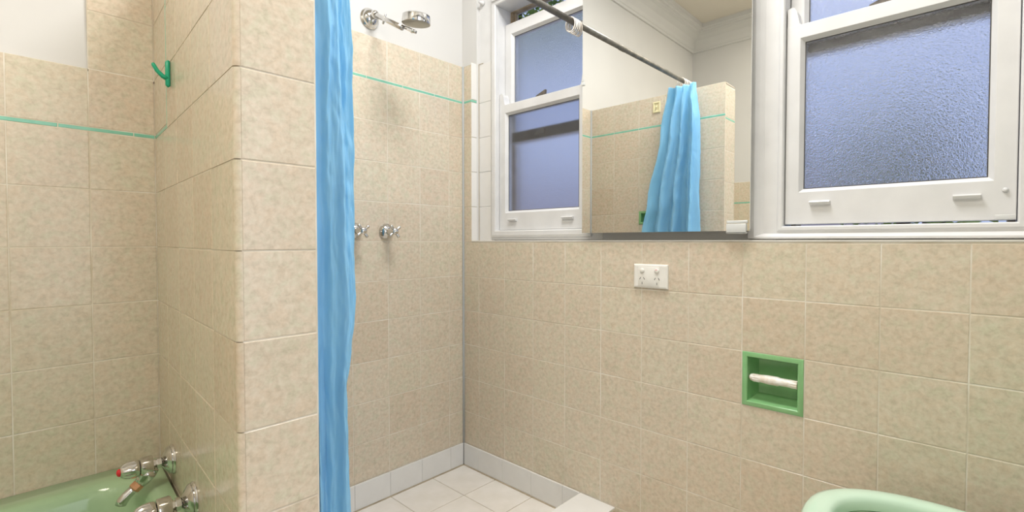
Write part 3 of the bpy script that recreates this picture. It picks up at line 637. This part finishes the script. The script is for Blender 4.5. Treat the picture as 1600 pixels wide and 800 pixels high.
# ------------------------------------------------------------------ shower taps and shower head
def shower_tap(x, z, label, rot):
    t = tag(empty('shower_tap'), label, 'tap', 'shower taps'); o = V3(x, 0, z); ax = Vector((0, -1, 0))
    bm = bmesh.new(); lathe(bm, o, ax, [(0, 0.031), (0.003, 0.0315), (0.007, 0.030), (0.014, 0.024), (0.020, 0.016), (0.022, 0.011)], 32); smooth_by_angle(obj('flange', bm, M['chrome'], t), 35)
    bm = bmesh.new(); lathe(bm, o+ax*0.018, ax, [(0, 0.012), (0.022, 0.0115), (0.026, 0.010), (0.034, 0.010), (0.036, 0.013), (0.052, 0.012), (0.056, 0.008), (0.057, 0.003)], 20); b = obj('spindle', bm, M['chrome'], t); smooth_by_angle(b, 35)
    c = o + ax*0.062
    for k in range(4):
        a = math.radians(rot + 90*k); d = Vector((math.cos(a), 0, math.sin(a)))
        bm = bmesh.new(); tube(bm, [c+d*0.006, c+d*0.016, c+d*0.023, c+d*0.028, c+d*0.030], [0.0055, 0.0050, 0.0060, 0.0062, 0.003], 10); obj('handle_arm', bm, M['chrome'], t, True)
    return t
shower_tap(-0.3967, 0.0420, 'chrome cross-handle shower tap in full view on tiles', 38)
shower_tap(-0.5300, 0.0420, 'chrome cross-handle shower tap mostly hidden behind blue curtain', 38)
sh = tag(empty('shower_rose'), 'chrome shower rose on bent arm above the tiles', 'shower rose')
o = V3(-0.4384, YB, 0.8583)
bm = bmesh.new(); lathe(bm, o, (0, -1, 0), [(0, 0.039), (0.004, 0.0395), (0.007, 0.037), (0.010, 0.034), (0.014, 0.033), (0.022, 0.026), (0.026, 0.018), (0.028, 0.013)], 36); smooth_by_angle(obj('flange', bm, M['chrome'], sh), 30)
ball = V3(-0.4400, YB-0.042, 0.8620)
bm = bmesh.new(); bmesh.ops.create_uvsphere(bm, u_segments=20, v_segments=14, radius=0.0155, matrix=Matrix.Translation(ball)); obj('ball_joint', bm, M['chrome'], sh, True)
end = V3(-0.4560, -0.205, 0.7470)
dv = (end-ball).normalized()
bm = bmesh.new(); tube(bm, [ball+dv*0.008, ball+dv*0.03, ball+dv*0.08, end], [0.0105, 0.0095, 0.0088, 0.0095], 14); obj('arm', bm, M['chrome'], sh, True)
sd = dv.cross(Vector((1, 0, 0))).normalized()
q = ball + dv*0.085
bm = bmesh.new(); lathe(bm, q-sd*0.019, sd, [(0, 0.003), (0.003, 0.0042), (0.035, 0.0042), (0.038, 0.003)], 10); obj('pivot_screw', bm, M['chrome'], sh, True)
hc = V3(-0.4200, -0.238, 0.7770); hn = Vector((0.05, 0.13, -1.0)).normalized()      # face looks down and slightly out
bm = bmesh.new(); lathe(bm, hc-hn*0.016, hn, [(0, 0.030), (0.002, 0.044), (0.005, 0.048), (0.029, 0.050), (0.031, 0.0495)], 40); hd = obj('spray_head', bm, M['chrome'], sh); smooth_by_angle(hd, 35)
bm = bmesh.new(); lathe(bm, hc+hn*0.0148, hn, [(0, 0.0475), (0.0012, 0.047), (0.0016, 0.02), (0.0016, 0.002)], 40); obj('spray_plate', bm, M['spray'], hd, True)
bm = bmesh.new(); hm = Matrix.Translation(end + Vector((0.012, -0.030, -0.012))) @ dv.to_track_quat('Y', 'Z').to_matrix().to_4x4()
bmesh.ops.create_cube(bm, size=1, matrix=hm @ Matrix.Diagonal((0.022, 0.066, 0.011, 1))); obj('bracket', bm, M['chrome'], sh, bevel=0.003)
bm = bmesh.new(); lathe(bm, end + Vector((0.012, -0.040, -0.020)), (0, 0, -1), [(0, 0.005), (0.004, 0.005), (0.006, 0.003)], 12); obj('screw', bm, M['chrome'], sh, True)

# ------------------------------------------------------------------ curtain rod, rings, curtain
rodp = lambda x: V3(x, -0.562 - (x+1.03)*0.033/1.03, 0.828 - (x+1.03)*0.030/1.03)
cr = tag(empty('curtain_rod'), 'grey steel shower curtain rod from nib wall to window', 'curtain rod')
bm = bmesh.new(); tube(bm, [rodp(x) for x in (-1.15, -0.6, -0.42, 0.056)], 0.0110, 16); obj('rod', bm, M['steel'], cr, True)
bm = bmesh.new(); tube(bm, [rodp(x) for x in (-0.425, -0.42, -0.385, -0.38)], [0.0112, 0.0124, 0.0124, 0.0112], 16); obj('sleeve', bm, M['steel'], cr, True)
bm = bmesh.new(); p_ = rodp(-1.10); tube(bm, [Vector((p_.x, p_.y, F+0.7775)), Vector((p_.x, p_.y, p_.z-0.005))], 0.008, 12); obj('post', bm, M['steel'], cr, True)
bm = bmesh.new(); lathe(bm, Vector((p_.x, p_.y, F+0.7778)), (0, 0, 1), [(0, 0.022), (0.004, 0.021), (0.007, 0.010)], 20); obj('foot', bm, M['steel'], cr, True)
bm = bmesh.new(); lathe(bm, rodp(0.046), (1, 0, 0), [(0, 0.0115), (0.004, 0.019), (0.012, 0.020)], 20); obj('end_socket', bm, M['steel'], cr, True)
def ring(x, tilt, label, group, r=0.0265):
    c = rodp(x) + Vector((0, 0, -0.0085)); bm = bmesh.new(); pts = []
    for i in range(24):
        a = 2*math.pi*i/24; q = Vector((0, math.cos(a)*r*0.72, math.sin(a)*r*1.0 - 0.006))
        q = Matrix.Rotation(tilt, 3, 'Z') @ (Matrix.Rotation(tilt*0.6, 3, 'Y') @ q); pts.append(c + q)
    tube(bm, pts, 0.0024, 6, True)
    return tag(obj('curtain_ring', bm, M['ringw'], None, True), label, 'curtain ring', group)
for i in range(6): ring(-0.006 + i*0.0092, random.uniform(-0.25, 0.25), 'white plastic curtain ring bunched with others at the window end', 'empty rings at the window end')
for i in range(6): ring(-1.115 + i*0.021, random.uniform(-0.3, 0.3), 'white plastic curtain ring holding up the blue curtain, seen in mirror', 'rings holding the curtain')

cu = tag(empty('shower_curtain'), 'sky blue vinyl shower curtain bunched against the nib wall', 'curtain')
def curtain_pt(s, z):
    """s: 0..1 across the sheet, z: height from the sill"""
    kb = [(0.80, -0.515), (0.55, -0.475), (0.2, -0.410), (0.05, -0.380), (-0.4, -0.36), (-0.93, -0.36)]
    kf = [(0.80, -0.650), (0.55, -0.672), (0.2, -0.678), (-0.1, -0.678), (-0.4, -0.676), (-0.93, -0.676)]
    kx = [(0.80, -0.960), (0.70, -0.925), (0.60, -0.908), (0.50, -0.901), (0.40, -0.896), (0.2, -0.892), (0.0, -0.889), (-0.10, -0.886), (-0.17, -0.889), (-0.24, -0.896), (-0.32, -0.908), (-0.42, -0.906), (-0.6, -0.902), (-0.93, -0.900)]
    def lerp(k, z):
        for (a, va), (b, vb) in zip(k, k[1:]):
            if z >= b:
                f = max(0, (a-z)/(a-b)); f = f*f*(3-2*f); return va + (vb-va)*f
        return k[-1][1]
    yb, yf, xf = lerp(kb, z), lerp(kf, z), lerp(kx, z)
    x0 = -0.975; K = 0.66
    t = min(1, max(0, (0.787-z)/0.6))
    big = 0.012 + 0.013*t
    ph = 2*math.pi*3.6*(s/K) + 0.9*math.sin(2.2*z+1.0) + 0.4*math.sin(5.1*z) + 0.6
    w = math.sin(ph); w = math.copysign(abs(w)**0.8, w)
    n1 = 0.009*noise.noise(Vector((s*9, z*2.2, 3.0))) + 0.004*noise.noise(Vector((s*26, z*9, 9.0)))
    cr1 = 0.35 - abs(noise.noise(Vector((s*6+z*1.2, z*7-s*3, 5.0)))); cr2 = 0.3 - abs(noise.noise(Vector((s*14-z*2, z*17+s*6, 8.0))))
    n1 += 0.006*cr1 + 0.005*cr2 + 0.0018*noise.noise(Vector((s*60, z*30, 2.0)))
    u = s - K; sm = 1/(1+math.exp(-u/0.018))                       # blend from the bunch into the front panel
    yA_ = yb + (yf-yb)*min(1, s/K); xA_ = x0 + big*w + n1
    v = max(0, u)/(1-K)
    wave = 0.016*math.sin(2*math.pi*1.35*v + 0.7*math.sin(1.9*z) + 0.5 + 0.8*z) + 0.006*math.sin(2*math.pi*3.2*v + 2.5*z)
    xB_ = x0 + (xf-x0)*v + 0.003*noise.noise(Vector((s*8, z*8, 1.0))); yB_ = yf + wave*(0.35+0.65*t) + 1.1*n1 + 0.012*(v-0.5)
    return V3(max(xA_*(1-sm)+xB_*sm, NX2+0.012), yA_*(1-sm)+yB_*sm, z)
bm = bmesh.new(); NS, NZ = 260, 230; gridv = []
for j in range(NZ+1):
    z = 0.787 - 1.707*j/NZ
    gridv.append([bm.verts.new(curtain_pt(i/NS, z)) for i in range(NS+1)])
for j in range(NZ):
    for i in range(NS): bm.faces.new((gridv[j][i], gridv[j][i+1], gridv[j+1][i+1], gridv[j+1][i]))
o = obj('curtain_sheet', bm, M['curtain'], cu, True)
md = o.modifiers.new('thickness', 'SOLIDIFY'); md.thickness = 0.0008

# ------------------------------------------------------------------ toilet, facing the shower beside the window wall
tl = tag(empty('toilet'), 'pale mint green toilet seat in bottom right corner', 'toilet')
def egg(cx_, cy_, a, bf, bb, n=48, sq=2.3):
    pts = []
    for i in range(n):
        t = 2*math.pi*i/n; c, s_ = math.cos(t), math.sin(t)
        x = math.copysign(abs(c)**(2/sq), c)*a; y = math.copysign(abs(s_)**(2/sq), s_)*(bf if s_ > 0 else bb)
        pts.append((cx_+x, cy_+y))
    return pts
def loft(name, rings, m, parent, cap0=True, cap1=True, close=False):
    bm = bmesh.new(); R = [[bm.verts.new(V3(x, y, z)) for x, y in pts] for pts, z in rings]
    pairs = list(zip(R, R[1:])) + ([(R[-1], R[0])] if close else [])
    for A, B in pairs:
        for i in range(len(A)): j = (i+1) % len(A); bm.faces.new((A[i], A[j], B[j], B[i]))
    if not close:
        if cap0: bm.faces.new(R[0])
        if cap1: bm.faces.new(R[-1])
    o = obj(name, bm, m, parent); smooth_by_angle(o, 50); return o
TX, TY, TZ = -0.268, -1.640, -0.540
SA, SF = 0.182, 0.232
loft('seat', [(egg(TX, TY, SA-0.054, SF-0.056, 0.146), TZ-0.026), (egg(TX, TY, SA-0.052, SF-0.054, 0.148), TZ-0.012), (egg(TX, TY, SA-0.049, SF-0.051, 0.151), TZ-0.005), (egg(TX, TY, SA-0.044, SF-0.046, 0.155), TZ-0.001), (egg(TX, TY, SA-0.030, SF-0.032, 0.166), TZ), (egg(TX, TY, SA-0.016, SF-0.018, 0.180), TZ-0.001), (egg(TX, TY, SA-0.006, SF-0.006, 0.190), TZ-0.006),
              (egg(TX, TY, SA, SF, 0.195), TZ-0.015), (egg(TX, TY, SA-0.002, SF-0.002, 0.193), TZ-0.026), (egg(TX, TY, SA-0.054, SF-0.056, 0.146), TZ-0.028)], M['mint'], tl, close=True)
loft('bowl', [(egg(TX, TY-0.02, 0.105, 0.13, 0.20), -1.005), (egg(TX, TY-0.02, 0.10, 0.12, 0.20), -0.90), (egg(TX, TY, 0.135, 0.17, 0.20), -0.72), (egg(TX, TY, SA-0.012, SF-0.014, 0.20), -0.60), (egg(TX, TY, SA-0.008, SF-0.010, 0.20), TZ-0.030),
              (egg(TX, TY, SA-0.055, SF-0.058, 0.144), TZ-0.030), (egg(TX, TY, SA-0.062, SF-0.066, 0.136), TZ-0.05), (egg(TX, TY, SA-0.075, SF-0.085, 0.11), TZ-0.12), (egg(TX, TY-0.02, 0.05, 0.06, 0.05), TZ-0.22), (egg(TX, TY-0.02, 0.03, 0.03, 0.03), TZ-0.225)], M['tub'], tl)
obj('cistern', mkbox(TX-0.185, TX+0.20, -1.905, -2.085, -0.55, -0.17), M['tub'], tl, bevel=0.02, seg=4)
obj('cistern_lid', mkbox(TX-0.190, TX+0.207, -1.898, -2.092, -0.168, -0.140), M['tub'], tl, bevel=0.008, seg=3)
bm = bmesh.new(); Rl = [[bm.verts.new(V3(x, -1.842-d, TZ+0.012+(y-TY+0.195))) for x, y in egg(TX, TY, SA, SF, 0.195)] for d in (0.0, 0.014)]
for i in range(48): j = (i+1) % 48; bm.faces.new((Rl[0][i], Rl[0][j], Rl[1][j], Rl[1][i]))
bm.faces.new(Rl[0]); bm.faces.new(Rl[1]); smooth_by_angle(obj('lid', bm, M['mint'], tl), 40)
obj('hinge', mkbox(TX-0.09, TX+0.09, -1.828, -1.852, TZ-0.02, TZ+0.008), M['mint'], tl, bevel=0.006)

# ------------------------------------------------------------------ ceiling lamp and added shower-side fill panel
for (lx, ly, lz, lw), lab in zip(LAMPS, ('square opal ceiling panel lamp over the bath side', 'unseen square ceiling panel added to fill the shower side with light')):
    lp = tag(empty('ceiling_lamp'), lab, 'ceiling lamp', 'ceiling lamps')
    bm = bmesh.new(); fr = (ly+0.30, ly-0.30, lx-0.30, lx+0.30)
    R = [[bm.verts.new((lx+a*h, ly+b*h, z)) for a, b in ((-1, -1), (1, -1), (1, 1), (-1, 1))] for h, z in ((0.31, lz), (0.31, lz-0.026), (0.305, lz-0.030), (0.285, lz-0.030), (0.282, lz-0.024))]
    for A, B in zip(R, R[1:]):
        for i in range(4): bm.faces.new((A[i], A[(i+1) % 4], B[(i+1) % 4], B[i]))
    obj('frame', bm, M['gloss'], lp)
    obj('diffuser', mkbox(lx-0.283, lx+0.283, ly-0.283, ly+0.283, lz-F-0.027, lz-F-0.020), lampm, lp)

# ------------------------------------------------------------------ outside: shrub, garden, neighbouring house
struct(obj('ground', mkbox(0.3, 30, -20, 25, -1.9, -1.6), M['ground']), 'garden ground outside the windows', 'ground')
def shrub(name, c, rx, ry, rz, n, label, trunk):
    t = tag(empty(name), label, 'shrub', 'shrubs outside the windows'); bm = bmesh.new()
    for i in range(n):
        while True:
            d = Vector((random.uniform(-1, 1), random.uniform(-1, 1), random.uniform(-1, 1)))
            if d.length < 1: break
        p = Vector((c[0]+d.x*rx, c[1]+d.y*ry, c[2]+d.z*rz + F)); L = random.uniform(0.05, 0.09)
        rot = Matrix.Rotation(random.uniform(0, 6.28), 3, 'Z') @ Matrix.Rotation(random.uniform(-1.2, 1.2), 3, 'X')
        pts = [(-L/2, 0, 0), (0, L*0.24, 0.004), (L/2, 0, 0), (0, -L*0.24, 0.004)]
        bm.faces.new([bm.verts.new(p + rot @ Vector(q)) for q in pts])
    f = obj('foliage', bm, M['leaf'], t); f['kind'] = 'stuff'
    bm = bmesh.new(); tube(bm, [V3(*trunk, -1.62), V3(trunk[0]+0.03, trunk[1], -0.6), V3(trunk[0]-0.02, trunk[1]+0.04, 0.6), V3(trunk[0], trunk[1], c[2]+rz*0.4)], [0.05, 0.045, 0.04, 0.02], 10); obj('trunk', bm, M['bark'], t, True)
    return t
shrub('garden_tree', (1.75, 0.95, 1.98), 0.50, 0.85, 0.45, 2600, 'leafy green tree glimpsed through the gap above shower window', (1.85, 1.35))
shrub('added_bush', (3.2, -1.25, 0.50), 0.6, 0.48, 0.62, 1900, 'dense bush added behind the hammered glass to darken its blur', (3.2, -1.30))  # unseen bush added for dark contrast in the glass
shrub('garden_shrub', (1.5, -1.55, -0.45), 0.4, 0.55, 0.62, 700, 'low green shrub glimpsed under the right window sash', (1.5, -1.55))
nh = tag(empty('neighbour_house'), 'pinkish house wall blurred behind the frosted glass', 'house')
obj('wall', mkbox(5.0, 9.0, -0.9, 12.0, -1.6, 0.85), M['pinkwall'], nh)
bm = bmesh.new()
pv = [bm.verts.new(V3(*q)) for q in ((4.7, -1.2, 0.85), (9.3, -1.2, 0.85), (7, -1.2, 1.35), (4.7, 12.3, 0.85), (9.3, 12.3, 0.85), (7, 12.3, 1.35))]
for f in ((0, 1, 2), (3, 4, 5), (0, 2, 5, 3), (1, 2, 5, 4), (0, 1, 4, 3)): bm.faces.new([pv[i] for i in f])
obj('roof', bm, M['roof'], nh)
